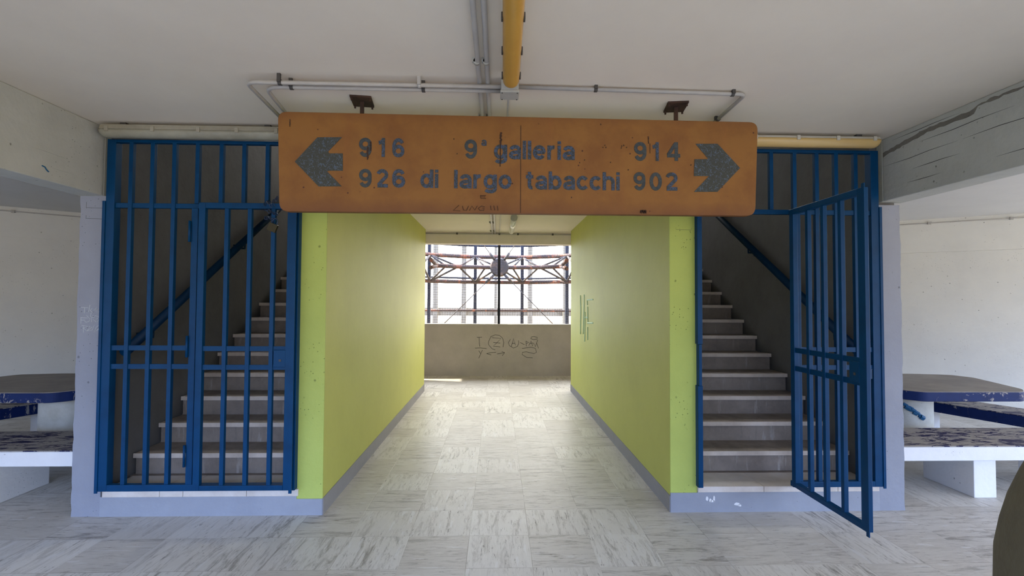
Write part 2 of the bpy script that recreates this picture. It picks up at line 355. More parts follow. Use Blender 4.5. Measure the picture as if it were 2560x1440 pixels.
# upper stairwell walls along the passage and landing
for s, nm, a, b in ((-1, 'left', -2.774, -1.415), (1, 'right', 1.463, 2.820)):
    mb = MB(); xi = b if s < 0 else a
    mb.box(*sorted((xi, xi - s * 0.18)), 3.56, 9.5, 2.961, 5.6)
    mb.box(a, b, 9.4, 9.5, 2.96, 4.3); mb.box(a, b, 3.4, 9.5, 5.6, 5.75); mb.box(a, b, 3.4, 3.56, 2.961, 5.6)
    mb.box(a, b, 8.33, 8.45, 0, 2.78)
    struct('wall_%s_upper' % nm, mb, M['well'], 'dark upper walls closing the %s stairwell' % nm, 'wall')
# base below the gates, thresholds
for s, nm, a, b, zt in ((-1, 'left', -2.971, -1.233, 0.137), (1, 'right', 1.2667, 3.011, 0.145)):
    mb = MB()
    if s < 0: mb.box(-2.774, -1.415, FY - 0.004, 3.75, 0, zt); mb.box(-1.415, -1.233, FY - 0.004, FY + 0.012, 0, 0.115)
    else: mb.box(1.463, 2.82, FY - 0.004, 3.75, 0, zt); mb.box(1.2667, 1.463, FY - 0.004, FY + 0.012, 0, 0.14)
    struct('trim_' + ('7' if s < 0 else '8'), mb, M['base'], 'grey painted base course below the %s gate' % nm, 'base')
    mb = MB()
    xs = (-2.755, -2.36, -2.20, -1.76, -1.40) if s < 0 else (1.463, 1.95, 2.5, 2.812)
    for i in range(len(xs) - 1): mb.box(xs[i] + 0.001, xs[i + 1] - 0.001, FY - 0.014, 3.80, zt, 0.187)
    struct('trim_' + ('9' if s < 0 else '10'), mb, M['sill'], 'worn marble threshold slab under the %s gate' % nm, 'threshold', 0.004)
t8 = bpy.data.objects['trim_8']; mb = MB()
for cx, cz, rx, rz_ in ((1.533, 0.098, 0.010, 0.016), (1.557, 0.085, 0.008, 0.014), (1.585, 0.095, 0.006, 0.022), (1.572, 0.08, 0.014, 0.008), (1.755, 0.058, 0.022, 0.010), (1.775, 0.048, 0.012, 0.008)):
    mb.prism([(cx + rx * math.cos(q) * random.uniform(.8, 1.2), cz + rz_ * math.sin(q) * random.uniform(.8, 1.2)) for q in [k * PI / 5 for k in range(10)]], FY - 0.0055, FY - 0.003, 'Y')
mb.build('paint_spot', M['whitespray'], t8)

# far parapet, header beam, ends of the cross passage
wb_ = struct('wall_back', B(-6, 6, 10.01, 10.14, 0, 1.045), M['parapet'], 'grey parapet with pencil scribbles closing the passage', 'wall')
struct('trim_11', B(-6, 6, 10.0, 10.16, 1.045, 1.062), M['cope'], 'pale thin coping on the far parapet', 'coping')
struct('trim_12', B(-6, 6, 8.6, 8.8, 2.55, CZ), M['header'], 'beige header beam above the far end of the passage', 'beam')
mb = MB(); mb.box(-4.3, -4.15, 8.3, 10.16, 0, CZ); struct('wall_cross_left', mb, M['white'], 'white end wall of the cross passage on the left', 'wall')
mb = MB(); mb.box(4.15, 4.3, 8.3, 10.16, 0, CZ); struct('wall_cross_right', mb, M['white'], 'white end wall of the cross passage on the right', 'wall')
# angled white walls of the side bays
def rot_box(mb, p, q, off, th, z0, z1):
    p = Vector((*p, 0)); q = Vector((*q, 0)); d = (q - p).normalized(); nrm = Vector((-d.y, d.x, 0)); L = (q - p).length
    m = Matrix(((d.x, nrm.x, 0, p.x), (d.y, nrm.y, 0, p.y), (0, 0, 1, 0), (0, 0, 0, 1)))
    mb.box(0, L, off, off + th, z0, z1, m); return m, L
for s, nm, p, q in ((-1, 'left', (-9.7, 4.36), (-2.9, 9.17)), (1, 'right', (2.9, 8.93), (9.7, 4.70))):
    mb = MB(); m, L = rot_box(mb, p, q, 0, 0.2, 0, CZ)
    w = struct('wall_side_' + nm, mb, M['white'], 'rough white plastered wall behind the %s table' % nm, 'wall')
    mb = MB()
    if s > 0:
        mb.box(0, L, -0.05, -0.0, 2.27, CZ, m); mb.box(L - 4.62, L - 4.6, -0.02, 0, 0, 2.27, m)
    else:
        mb.box(0, L, -0.012, 0, 2.35, CZ, m)
    mb.build('upper_band', M['white'], w)
    mb = MB(); off = -0.065 if s > 0 else -0.03
    mb.tube([m @ Vector((0.2, off, 2.69)), m @ Vector((L - 0.1, off, 2.69))], 0.0075, 8)
    c = tag(mb.build('conduit', M['pipe']), 'thin conduit clipped high along the %s white wall' % nm, 'pipe')
    for k in range(9):
        u = 0.5 + k * 0.86; m2 = MB(); m2.box(u, u + 0.035, off - 0.014, -0.03 if s > 0 else 0, 2.672, 2.706, m)
        m2.build('clip', M['pipe'], c)

struct('wall_hall_left', B(-9.9, -9.7, -4.2, 4.4, 0, CZ), M['white'], 'white wall closing the hall far to the left', 'wall')  # added out of view; shuts out left sun and sky, darkening the left bay
# ------------------------------------------------------------------ stairs
ST_Y, ST_T, ST_Z, ST_R = 3.53, 0.2713, 0.190, 0.163
for s, nm, a, b in ((-1, 'left', -2.774, -1.415), (1, 'right', 1.463, 2.820)):
    st = thing('staircase', 'stone staircase rising behind the %s blue gate' % ('closed' if s < 0 else 'open'), 'stairs', ((a + b) / 2, ST_Y, 0))
    fl = MB(); fl.box(a, b, 3.75, 3.80 + ST_T, 0, ST_Z - 0.04); fl.build('landing_base', M['riser'], st)
    fl = MB(); fl.box(a + 0.001, b - 0.001, 3.80, ST_Y + ST_T + 0.06, ST_Z - 0.04, ST_Z - 0.003); fl.build('landing', M['step'], st)
    for k in range(1, 18):
        y = ST_Y + k * ST_T; z = ST_Z + k * ST_R
        g = 0.02
        o = B(a + g, b - g, y, y + ST_T + 0.045, z - 0.034, z).build('tread', M['step'], st, 0.003)
        B(a + g, b - g, y - 0.002, y + 0.006, z - 0.033, z + 0.0006).build('nosing', M['nosing'], o)
        B(a + g, b - g, y + 0.03, y + 0.06 + (0.0), z - ST_R, z - 0.034).build('riser', M['riser'], st)
    mb = MB()   # solid flight and side strings
    y1 = ST_Y + 17 * ST_T
    poly = [(3.85, 0.1), (ST_Y + ST_T + 0.06, ST_Z)] + [] 
    poly = [(ST_Y + ST_T + 0.06, 0.02), (ST_Y + ST_T + 0.06, ST_Z + 0.0), (y1 + .06, ST_Z + 16 * ST_R), (y1 + 0.06, ST_Z + 16 * ST_R - .25), (ST_Y + 2 * ST_T + .3, 0.02)]
    mb.prism(poly, a, b, 'X'); mb.build('flight_slab', M['riser'], st)
    B(a, b, y1, 9.4, ST_Z + 17 * ST_R - 0.2, ST_Z + 17 * ST_R).build('upper_landing', M['step'], st)
    # handrail
    X = -2.672 if s < 0 else 2.735; slope = 0.625
    h = thing('handrail', 'thick dark blue tubular handrail on the %s stairwell wall' % nm, 'handrail', (X, 3.56, 1.13))
    zf = lambda y: 1.118 + (y - 3.54) * slope
    MB().tube([(X, 3.58, zf(3.58)), (X, 8.2, zf(8.2))], 0.034, 20).build('rail', M['gate_dark'], h)
    MB().tube([(X, 3.575, zf(3.575)), (X, 3.584, zf(3.584))], 0.0345, 20).build('end_cap', M['gate'], h)
    for y in (3.86, 5.2, 6.5, 7.8):
        xw = a if s < 0 else b
        MB().tube([(X, y, zf(y) - 0.02), (X, y, zf(y) - 0.085), (xw + 0.001 * -s, y, zf(y) - 0.085)], 0.011, 8).box(*sorted((xw, xw - s * 0.008)), y - 0.035, y + 0.035, zf(y) - 0.12, zf(y) - 0.05).build('bracket', M['gate_dark'], h)

# ------------------------------------------------------------------ gates
GY0, GY1 = 3.480, 3.520; ZB, ZT = 0.190, 2.655
def leafgeo(parent, origin, ang, W, mir=1):
    """gate leaf; local x runs from the hinge to the free edge"""
    m = Matrix.Translation(origin) @ Matrix.Rotation(ang, 4, 'Z')
    z0, z1 = 0.205, 2.205
    lf = MB(); T = 0.036
    lf.box(0, 0.045, 0, T, z0, z1, m); lf.box(W - 0.045, W, 0, T, z0, z1, m)
    lf.box(0.045, W - 0.045, 0, T, z0, z0 + 0.035, m); lf.box(0.045, W - 0.045, 0, T, z1 - 0.04, z1, m)
    leaf = lf.build('gate_leaf', M['gate'], parent, 0.003)
    lf = MB(); lf.box(W - 0.004, W + 0.018, -0.004, 0.002, z0 - .02, z1 + .02, m); lf.build('stop_strip', M['gate'], leaf)
    for x in (0.178, 0.337, 0.500):
        MB().box(x, x + 0.028, 0.003, 0.031, z0 + 0.035, z1 - 0.04, m).build('leaf_bar', M['gate'], leaf, 0.002)
    for z in (1.166, 1.036):
        MB().box(0.045, W - 0.045, 0.010, 0.026, z, z + 0.034, m).build('leaf_rail', M['gate'], leaf)
    MB().box(W - 0.125, W - 0.042, -0.002, 0.036, 1.055, 1.175, m).build('lock_case', M['gate'], leaf, 0.003)
    k = MB().box(W - 0.085, W - 0.07, -0.006 * 1, -0.002, 1.095, 1.11, m)
    k.build('keyhole', M['clip'], leaf)
    return leaf, m
# left gate (closed)
g = thing('security_gate', 'blue barred steel gate closing the left staircase, leaf shut and chained', 'gate', (-2.08, 3.5, ZB))
mb = MB()
mb.box(-2.760, -2.70, GY0, GY1 + 0.02, ZB, ZT); mb.box(-1.450, -1.412, GY0, GY1 + 0.02, ZB, ZT)
mb.box(-2.70, -1.45, GY0, GY1, ZB, ZB + 0.045); mb.box(-2.70, -1.45, GY0 + .01, GY1, 2.170, 2.205); mb.box(-2.70, -1.45, GY0, GY1, ZT - 0.022, ZT)
mb.build('frame', M['gate'], g, 0.003)
B(-2.778, -2.758, GY0 - 0.006, GY0 + 0.001, ZB - 0.01, 2.215).build('cover_strip', M['gate'], g)
B(-2.165, -2.120, GY0, GY1, ZB + 0.045, 2.17).build('hinge_post', M['gate'], g, 0.003)
for x in (-2.611, -2.463, -2.312): B(x, x + 0.028, 3.484, 3.514, ZB + 0.045, ZT - .02).build('bar', M['gate'], g, 0.002)
for x in (-2.150, -1.983, -1.824, -1.660): B(x, x + 0.028, 3.484, 3.514, 2.205, ZT - .02).build('bar', M['gate'], g, 0.002)
for z in (1.166, 1.036): B(-2.70, -2.165, 3.490, 3.507, z, z + 0.034).build('mid_rail', M['gate'], g)
for z in (1.93, 1.12, 0.36): MB().tube([(-2.170, GY0 - .008, z), (-2.170, GY0 - .008, z + 0.15)], 0.009, 10).build('hinge', M['gate'], g)
leafgeo(g, Vector((-2.094, GY0 - 0.037, 0)), 0, 0.660)
# right gate (open leaf)
g = thing('security_gate', 'blue barred steel gate of the right staircase with its leaf swung open', 'gate', (2.13, 3.5, ZB))
mb = MB()
mb.box(1.454, 1.490, GY0, GY1 + 0.02, ZB, 0.92); mb.box(1.462, 1.485, GY0, GY1 + 0.02, 0.92, 1.22); mb.box(1.454, 1.490, GY0, GY1 + 0.02, 1.22, ZT)
mb.box(2.755, 2.815, GY0, GY1 + 0.02, ZB, ZT)
mb.box(2.15, 2.755, GY0, GY1, ZB, ZB + 0.04); mb.box(1.49, 2.755, GY0 + .01, GY1, 2.175, 2.21); mb.box(1.49, 2.755, GY0, GY1, ZT - 0.022, ZT)
mb.build('frame', M['gate'], g, 0.003)
B(2.813, 2.832, GY0 - 0.006, GY0 + 0.001, ZB - 0.01, 2.235).build('cover_strip', M['gate'], g)
B(2.170, 2.222, GY0, GY1, ZB + 0.04, 2.175).build('hinge_post', M['gate'], g, 0.003)
for x in (2.338, 2.484, 2.632): B(x, x + 0.03, 3.484, 3.514, ZB + 0.04, ZT - .02).build('bar', M['gate'], g, 0.002)
for x in (2.172, 1.998, 1.838, 1.672): B(x, x + 0.028, 3.484, 3.514, 2.21, ZT - .02).build('bar', M['gate'], g, 0.002)
for z in (1.166, 1.036): B(2.222, 2.755, 3.490, 3.507, z, z + 0.034).build('mid_rail', M['gate'], g)
for z in (1.93, 1.12, 0.36): MB().tube([(2.175, GY0 - .010, z), (2.175, GY0 - .010, z + 0.15)], 0.009, 10).build('hinge', M['gate'], g)
leaf, m = leafgeo(g, Vector((2.133, GY0 - 0.005, 0)), -PI / 2, 0.715)
MB().box(0.655, 0.70, 0.036, 0.046, 1.00, 1.20, m).box(0.662, 0.692, 0.046, 0.062, 1.08, 1.14, m).build('strike_bolt', M['gate'], leaf, 0.003)

# chain and padlock at the top right of the left gate
def link(c, rx, ry, r, d, n_):
    """one oval chain link centred c, long axis d, plane containing n_"""
    d = Vector(d).normalized(); n_ = (Vector(n_) - d * Vector(n_).dot(d)).normalized(); c = Vector(c)
    return [c + d * ry * math.cos(q) + n_ * rx * math.sin(q) for q in [k * 2 * PI / 12 for k in range(13)]]
ch = thing('chain', 'coiled steel chain looped around the top of the closed blue gate', 'chain', (-1.60, 3.45, 2.12))
rnd = random.Random(2)
for i in range(26):
    q = i / 26 * 2 * PI * 3; c = (-1.600 + 0.035 * math.cos(q) + rnd.uniform(-.006, .006), 3.452 + 0.022 * math.sin(q), 2.235 - 0.155 * (i / 26) + rnd.uniform(-.008, .008))
    d = (-math.sin(q) * 0.4 + rnd.uniform(-.4, .4), 0.3 * math.cos(q), -0.8 + rnd.uniform(-.3, .6)); nn = (1, 0.2, 0) if i % 2 else (0.2, 1, 0.1)
    MB().tube(link(c, 0.0075, 0.0145, 0, d, nn), 0.0026, 6, False).build('link', M['chain'], ch)
pk = thing('padlock', 'tarnished square padlock hanging from the chain on the closed gate', 'padlock', (-1.565, 3.43, 2.04))
m = Matrix.Translation((-1.566, 3.432, 2.058)) @ Matrix.Rotation(-0.38, 4, 'Y').inverted()
MB().box(-0.031, 0.031, -0.011, 0.011, -0.058, 0, m).build('body', M['brass'], pk, 0.003)
MB().tube([m @ Vector(p) for p in ((-0.018, 0, -0.004), (-0.018, 0, 0.02), (-0.013, 0, 0.033), (0, 0, 0.039), (0.013, 0, 0.033), (0.018, 0, 0.02), (0.018, 0, -0.004))], 0.004, 8).build('shackle', M['chain'], pk)

# ------------------------------------------------------------------ hanging sign
SY = 2.935
sg = thing('hanging_sign', 'orange rusty direction sign with arrows hung from the ceiling', 'sign', (0.14, 2.96, 2.352))
def rpoly(cs, r):
    out = []; n = len(cs)
    for i in range(n):
        p = Vector(cs[i]); a = (Vector(cs[i - 1]) - p).normalized(); b = (Vector(cs[(i + 1) % n]) - p).normalized()
        P0, P1 = p + a * r, p + b * r
        for k in range(7):
            t_ = k / 6; out.append(tuple((1 - t_) ** 2 * P0 + 2 * t_ * (1 - t_) * p + t_ * t_ * P1))
    return out
bp = rpoly([(-1.332, 2.662), (1.614, 2.646), (1.592, 2.060), (-1.312, 2.056)], 0.055)
MB().prism(bp, SY + 0.002, SY + 0.050, 'Y').build('board', M['sign'], sg, 0.004)
MB().box(0.1365, 0.1395, SY + 0.0005, SY + 0.003, 2.062, 2.60).build('panel_joint', M['black'], sg)
def ea(cx, cy, rx, ry, a0, a1, n=18): return [(cx + rx * math.cos(D_(a0 + (a1 - a0) * i / n)), cy + ry * math.sin(D_(a0 + (a1 - a0) * i / n))) for i in range(n + 1)]
D_ = math.radians
GL = {   # centre lines of plain grotesque letters, cap height 1, stroke 0.19
 'l': (.20, [[(.10, 0), (.10, 1)]]), 'i': (.20, [[(.10, 0), (.10, .77)], [(.10, .84), (.10, 1)]]),
 'o': (.72, [ea(.36, .385, .26, .295, 0, 360, 32)]), 'c': (.66, [ea(.36, .385, .26, .295, 38, 322, 26)]),
 'e': (.72, [[(.12, .40), (.66, .40)], ea(.36, .385, .26, .295, 0, 325, 30)]),
 'd': (.74, [ea(.35, .385, .25, .295, 0, 360, 32), [(.64, 0), (.64, 1)]]), 'b': (.74, [ea(.39, .385, .25, .295, 0, 360, 32), [(.10, 0), (.10, 1)]]),
 'g': (.74, [ea(.35, .385, .25, .295, 0, 360, 32), [(.64, .77), (.64, .0)] + ea(.37, .0, .27, .16, 0, -155, 14)[1:]]),
 'a': (.68, [[(.58, 0), (.58, .48)] + ea(.35, .48, .23, .195, 0, 165, 14)[1:], ea(.34, .225, .235, .14, 80, 280, 16) + [(.58, .17)], [(.34, .365), (.58, .40)]]),
 'r': (.48, [[(.10, 0), (.10, .77)], ea(.38, .42, .28, .26, 180, 85, 10)]),
 'h': (.70, [[(.10, 0), (.10, 1)], ea(.35, .44, .25, .24, 180, 0, 16) + [(.60, 0)]]),
 't': (.46, [[(.22, .96), (.22, .22)] + ea(.36, .22, .14, .13, 180, 285, 8)[1:], [(.02, .69), (.44, .69)]]),
 '9': (.72, [ea(.36, .675, .255, .235, 0, 360, 30), [(.62, .66), (.62, .42)] + ea(.36, .42, .26, .325, 0, -150, 18)[1:]]),
 '6': (.72, [ea(.36, .325, .255, .235, 0, 360, 30), [(.10, .34), (.10, .58)] + ea(.36, .58, .26, .325, 180, 30, 18)[1:]]),
 '0': (.72, [ea(.36, .5, .255, .405, 0, 360, 34)]), '1': (.40, [[(.30, 0), (.30, 1)], [(.02, .74), (.16, .77), (.26, .86)]]),
 '2': (.72, [ea(.35, .69, .245, .215, 165, -32, 18) + [(.13, .14)], [(.08, .095), (.68, .095)]]),
 '4': (.78, [[(.50, .93), (.07, .30)], [(.02, .275), (.76, .275)], [(.54, 0), (.54, 1)]]),
}
def word(text, x0, x1, z0, h, mat, kind):
    tot = sum(GL[c][0] for c in text) + 0.085 * (len(text) - 1); sx_ = (x1 - x0) / tot; cur = 0.0
    for c in text:
        W, strokes_ = GL[c]; mb = MB(); hw = 0.096
        for k, pl in enumerate(strokes_):
            P = [Vector((p[0] + cur, p[1])) for p in pl]; closed = (P[0] - P[-1]).length < 1e-4; Lf, Rt = [], []
            for i in range(len(P)):
                a_ = P[i - 1] if i > 0 else (P[-2] if closed else P[0]); b_ = P[i + 1] if i < len(P) - 1 else (P[1] if closed else P[-1])
                d1 = (P[i] - a_).normalized() if (P[i] - a_).length > 1e-6 else (b_ - P[i]).normalized(); d2 = (b_ - P[i]).normalized() if (b_ - P[i]).length > 1e-6 else d1
                n1 = Vector((-d1.y, d1.x)); n2 = Vector((-d2.y, d2.x)); mv = (n1 + n2).normalized(); mv = mv / max(0.6, mv.dot(n1))
                Lf.append(P[i] + mv * hw); Rt.append(P[i] - mv * hw)
            yo = SY - 0.0006 - 0.00003 * k
            def vx(p, y): return mb.bm.verts.new((x0 + p.x * sx_, y, z0 + p.y * h))
            A = [(vx(l, yo), vx(r, yo), vx(l, SY + .003), vx(r, SY + .003)) for l, r in zip(Lf, Rt)]
            for i in range(len(A) - 1):
                p, q = A[i], A[i + 1]
                for f in ((p[0], p[1], q[1], q[0]), (p[2], q[2], q[3], p[3]), (p[0], q[0], q[2], p[2]), (p[1], p[3], q[3], q[1])): mb.bm.faces.new(f)
            if not closed:
                for p in (A[0], A[-1]): mb.bm.faces.new((p[0], p[2], p[3], p[1]))
        mb.build(kind, mat, sg); cur += W + 0.085
LG, LB = M['lgrey'], M['lblue']
for tx, a, b, z0, mt in (('9', -0.843, -0.766, 2.392, LG), ('1', -0.726, -0.686, 2.393, LB), ('6', -0.642, -0.568, 2.393, LB),
    ('9', -0.840, -0.764, 2.206, LG), ('2', -0.736, -0.662, 2.207, LB), ('6', -0.640, -0.561, 2.208, LB), ('9', -0.206, -0.129, 2.391, LG),
    ('9', 0.835, 0.913, 2.392, LG), ('1', 0.950, 0.990, 2.393, LB), ('4', 1.040, 1.125, 2.395, LG), ('9', 0.832, 0.906, 2.209, LG), ('0', 0.931, 1.009, 2.209, LG), ('2', 1.030, 1.109, 2.210, LB)):
    word(tx, a, b, z0, 0.116 if z0 > 2.3 else 0.112, mt, 'digit')
word('di', -0.471, -0.362, 2.208, 0.112, LB, 'letter'); word('largo', -0.267, 0.083, 2.208, 0.112, LB, 'letter')
word('galleria', -0.026, 0.469, 2.391, 0.114, LB, 'letter'); word('tabacchi', 0.168, 0.747, 2.207, 0.112, LB, 'letter')
word('a', -0.104, -0.071, 2.471, 0.048, LB, 'letter')
LA = [(-1.224, 2.357), (-1.091, 2.507), (-0.945, 2.51), (-1.026, 2.422), (-1.02, 2.41), (-0.939, 2.411), (-0.937, 2.306), (-1.018, 2.305), (-1.031, 2.301), (-0.942, 2.211), (-1.08, 2.209)]
RA = [(1.497, 2.356), (1.357, 2.505), (1.219, 2.503), (1.299, 2.409), (1.212, 2.406), (1.208, 2.302), (1.302, 2.303), (1.208, 2.204), (1.354, 2.206)]
def mat_arrow(name, f0, f1):
    t = NT(name); n = t.noise(62, 3, 0.6, dist=1.6); sp = t.new('ShaderNodeSeparateXYZ'); t.l.new(t.co, sp.inputs[0])
    g_ = t.ramp(t.math('ADD', t.math('MULTIPLY', sp.outputs[0], f0), t.math('MULTIPLY', sp.outputs[2], f1)), 0, 1)
    thr = t.math('ADD', n, t.math('MULTIPLY', g_, 0.22))
    c = t.mix(t.ramp(thr, 0.56, 0.60), (0.055, 0.058, 0.05), (0.085, 0.115, 0.15)); return t.done(c, 0.6, 0, 0.2)
def arrow(P, mat):
    o = MB().prism(P, SY - 0.0006, SY + 0.003, 'Y').build('arrow', mat, sg)
arrow(LA, mat_arrow('arrow_left_flakes', 1.2, 1.6)); arrow(RA, mat_arrow('arrow_right_flakes', -1.2, -2.2))
# scratched writing and rust runs on the board
sp_ = MB(); yy = SY - 0.0005
for pl in ([(-0.107, 2.165), (-0.072, 2.166)], [(-0.107, 2.165), (-0.104, 2.148), (-0.072, 2.147)], [(-0.106, 2.157), (-0.076, 2.157)],
           [(-0.236, 2.105), (-0.271, 2.071), (-0.228, 2.070)], [(-0.215, 2.100), (-0.208, 2.074), (-0.190, 2.073), (-0.178, 2.101)],
           [(-0.172, 2.072), (-0.158, 2.101), (-0.140, 2.075), (-0.125, 2.102)], [(-0.079, 2.096), (-0.100, 2.101), (-0.119, 2.087), (-0.108, 2.074), (-0.085, 2.075), (-0.083, 2.088), (-0.094, 2.088)],
           [(-0.045, 2.104), (-0.040, 2.077)], [(-0.025, 2.104), (-0.018, 2.075)], [(-0.003, 2.103), (0.001, 2.074)]):
    sp_.tube([(x, yy, z) for x, z in pl], 0.0014, 5)
sp_.build('scratched_writing', M['black'], sg)
rnd = random.Random(4)
for cx, z0, z1, w_ in ((-0.790, 2.375, 2.455, .007), (-0.772, 2.43, 2.485, .006), (0.013, 2.345, 2.50, .006), (0.016, 2.50, 2.555, .009), (0.925, 2.50, 2.545, .004), (0.935, 2.44, 2.50, .002), (-1.257, 2.57, 2.615, .003)):
    n = 12; Lf = [(cx - w_ * rnd.uniform(.25, 1) , z0 + (z1 - z0) * k / n) for k in range(n + 1)]; Rt = [(cx + w_ * rnd.uniform(.25, 1), z0 + (z1 - z0) * k / n) for k in range(n + 1)]
    MB().prism(Lf + Rt[::-1], SY - 0.0012, SY + 0.002, 'Y').build('rust_run', M['rustdark'], sg)
sp_ = MB()
x = 0.872; pl = []
for k in range(22): pl.append((x + 0.0018 * k + rnd.uniform(-.002, .002), yy, 2.079 + (0.009 if k % 2 else -.009) + rnd.uniform(-.005, .003)))
sp_.tube(pl, 0.0016, 5); sp_.build('black_scrawl', M['black'], sg)
for x, z in ((0.655, 2.485), (0.662, 2.472), (0.643, 2.472), (0.76, 2.482), (0.772, 2.486), (0.79, 2.474), (0.757, 2.470), (0.53, 2.392), (0.50, 2.375), (0.69, 2.38), (0.63, 2.615), (1.19, 2.37), (0.80, 2.335), (-0.27, 2.51), (-0.25, 2.42), (0.45, 2.16), (1.36, 2.47)):
    MB().prism([(x + .0035 * math.cos(q) * rnd.uniform(.7, 1.2), z + .0045 * math.sin(q) * rnd.uniform(.6, 1.2)) for q in [k * PI / 4 for k in range(8)]], SY - 0.0008, SY + 0.002, 'Y').build('rust_spot', M['rustdark'], sg)
for hx, hy, an in ((-0.835, 2.965, 0.12), (1.108, 2.965, -0.15)):
    m = Matrix.Translation((hx, hy, 0)) @ Matrix.Rotation(an, 4, 'Z')
    MB().box(-0.011, 0.011, -0.011, 0.011, 2.64, 2.745, m).build('hanger_rod', M['rustdark'], sg)
    mb = MB(); mb.box(-0.062, 0.062, -0.075, 0.075, 2.738, 2.7499, m)
    for a_, b_ in ((-.052, -.062), (.052, -.062), (-.052, .062), (.052, .062)): mb.tube([m @ Vector((a_, b_, 2.745)), m @ Vector((a_, b_, 2.722))], 0.006, 6)
    mb.build('ceiling_plate', M['rustdark'], sg)

# ------------------------------------------------------------------ lamps
def batten(name, label, p0, p1, hw, hh, mbody, mdiff, clips, group=None, twist=0):
    """closed weatherproof batten lamp under z_top; p0,p1 ends (x,y), top z given"""
    (x0, y0), (x1, y1), zt = p0, p1, clips['z']; hj = hh * clips.get('j', 1.0)
    t = thing(name, label, 'lamp', ((x0 + x1) / 2, (y0 + y1) / 2, zt - 2 * hh), group)
    d = Vector((x1 - x0, y1 - y0, 0)); L = d.length; d.normalize(); nn = Vector((-d.y, d.x, 0))
    m = Matrix(((d.x, nn.x, 0, x0), (d.y, nn.y, 0, y0), (0, 0, 1, 0), (0, 0, 0, 1)))
    sec = [(-hw * .8, zt - .012), (-hw, zt - hj * .9), (-hw * .97, zt - hj), (hw * .97, zt - hj), (hw, zt - hj * .9), (hw * .8, zt - .012)]
    mb = MB(); mb.prism([(v, w) for v, w in sec], 0.02, L - 0.02, 'X', None); 
    for v in mb.bm.verts: v.co = m @ v.co
    mb.build('housing', mbody, t, 0.004)
    # diffuser: half round trough with domed ends
    mb = MB(); rows = []; N = 10; K = 8; dep = 2 * hh - hj
    for i in range(21):
        u = i / 20; e = min(u, 1 - u) * L / 0.05; sc_ = math.sqrt(max(0.0, 1 - (1 - min(e, 1)) ** 2)) * 0.45 + 0.55 if e < 1 else 1.0
        if i in (0, 20): sc_ = 0.5
        uu = [0, .004, .010, .02, .034, .05][i] if i < 6 else ([L, L - .004, L - .010, L - .02, L - .034, L - .05][20 - i] if i > 14 else .05 + (L - .1) * (i - 5) / 10)
        prog = 1 if 5 <= i <= 15 else [0.25, .5, .7, .85, .95, 1][i if i < 6 else 20 - i]
        rows.append([mb.bm.verts.new(m @ Vector((uu, hw * 1.02 * prog ** .6 * math.cos(PI * k / N), zt - hj - 0.001 - dep * prog * math.sin(PI * k / N)))) for k in range(N + 1)])
    for i in range(20):
        for k in range(N): f = mb.bm.faces.new((rows[i][k], rows[i][k + 1], rows[i + 1][k + 1], rows[i + 1][k])); f.smooth = True
        f = mb.bm.faces.new((rows[i][0], rows[i + 1][0], rows[i + 1][N], rows[i][N]))
    mb.bm.faces.new(rows[0]); mb.bm.faces.new(rows[-1][::-1])
    mb.build('diffuser', mdiff, t)
    for u in clips['u']:
        for sgn in (-1, 1): MB().box(u - 0.012, u + 0.012, *sorted((sgn * hw * .96, sgn * (hw + 0.007))), zt - hj - hh * .35, zt - hj + hh * .4, m).build('latch', clips['mat'], t, 0.002)
    mb = MB()
    for u in (L * .12, L * .88): mb.box(u - .02, u + .02, -hw * .3, hw * .3, zt - .014, CZ + .0, m)
    mb.build('mounting_foot', M['clip'], t)
    return t
batten('batten_lamp', 'grimy white batten lamp above the closed left gate', (-2.80 + .04, 3.425), (-1.46, 3.425), 0.048, 0.048, M['grimy_house'], M['grimy'], dict(z=2.742, u=(.07, .38, .69, .95, 1.22), mat=M['grimy_house']))
batten('batten_lamp', 'batten lamp with yellowed cover above the open right gate', (1.49, 3.425), (2.775, 3.425), 0.048, 0.042, M['house'], M['amber2'], dict(j=0.72, z=2.738, u=(.07, .35, .66, .95, 1.22), mat=M['house']))
batten('batten_lamp', 'amber covered batten lamp running along the ceiling above the sign', (0.050, 1.25), (0.066, 2.575), 0.043, 0.042, M['house'], M['amber'], dict(z=2.738, u=(.09, .40, .72, .99, 1.24), mat=M['clip']))
t = thing('batten_lamp', 'clear tube lamp on the passage ceiling near its far end', 'lamp', (0.2, 7.2, 2.66))
MB().tube([(0.225, 6.72, 2.675), (0.225, 7.95, 2.675)], 0.042, 16).build('cover', M['tube'], t)
MB().tube([(0.225, 6.62, 2.678), (0.225, 6.66, 2.678), (0.225, 6.73, 2.678)], 0.048, 16).build('end_cap', M['box'], t)
MB().box(0.20, 0.25, 6.75, 7.9, 2.70, 2.75).build('housing', M['house'], t)

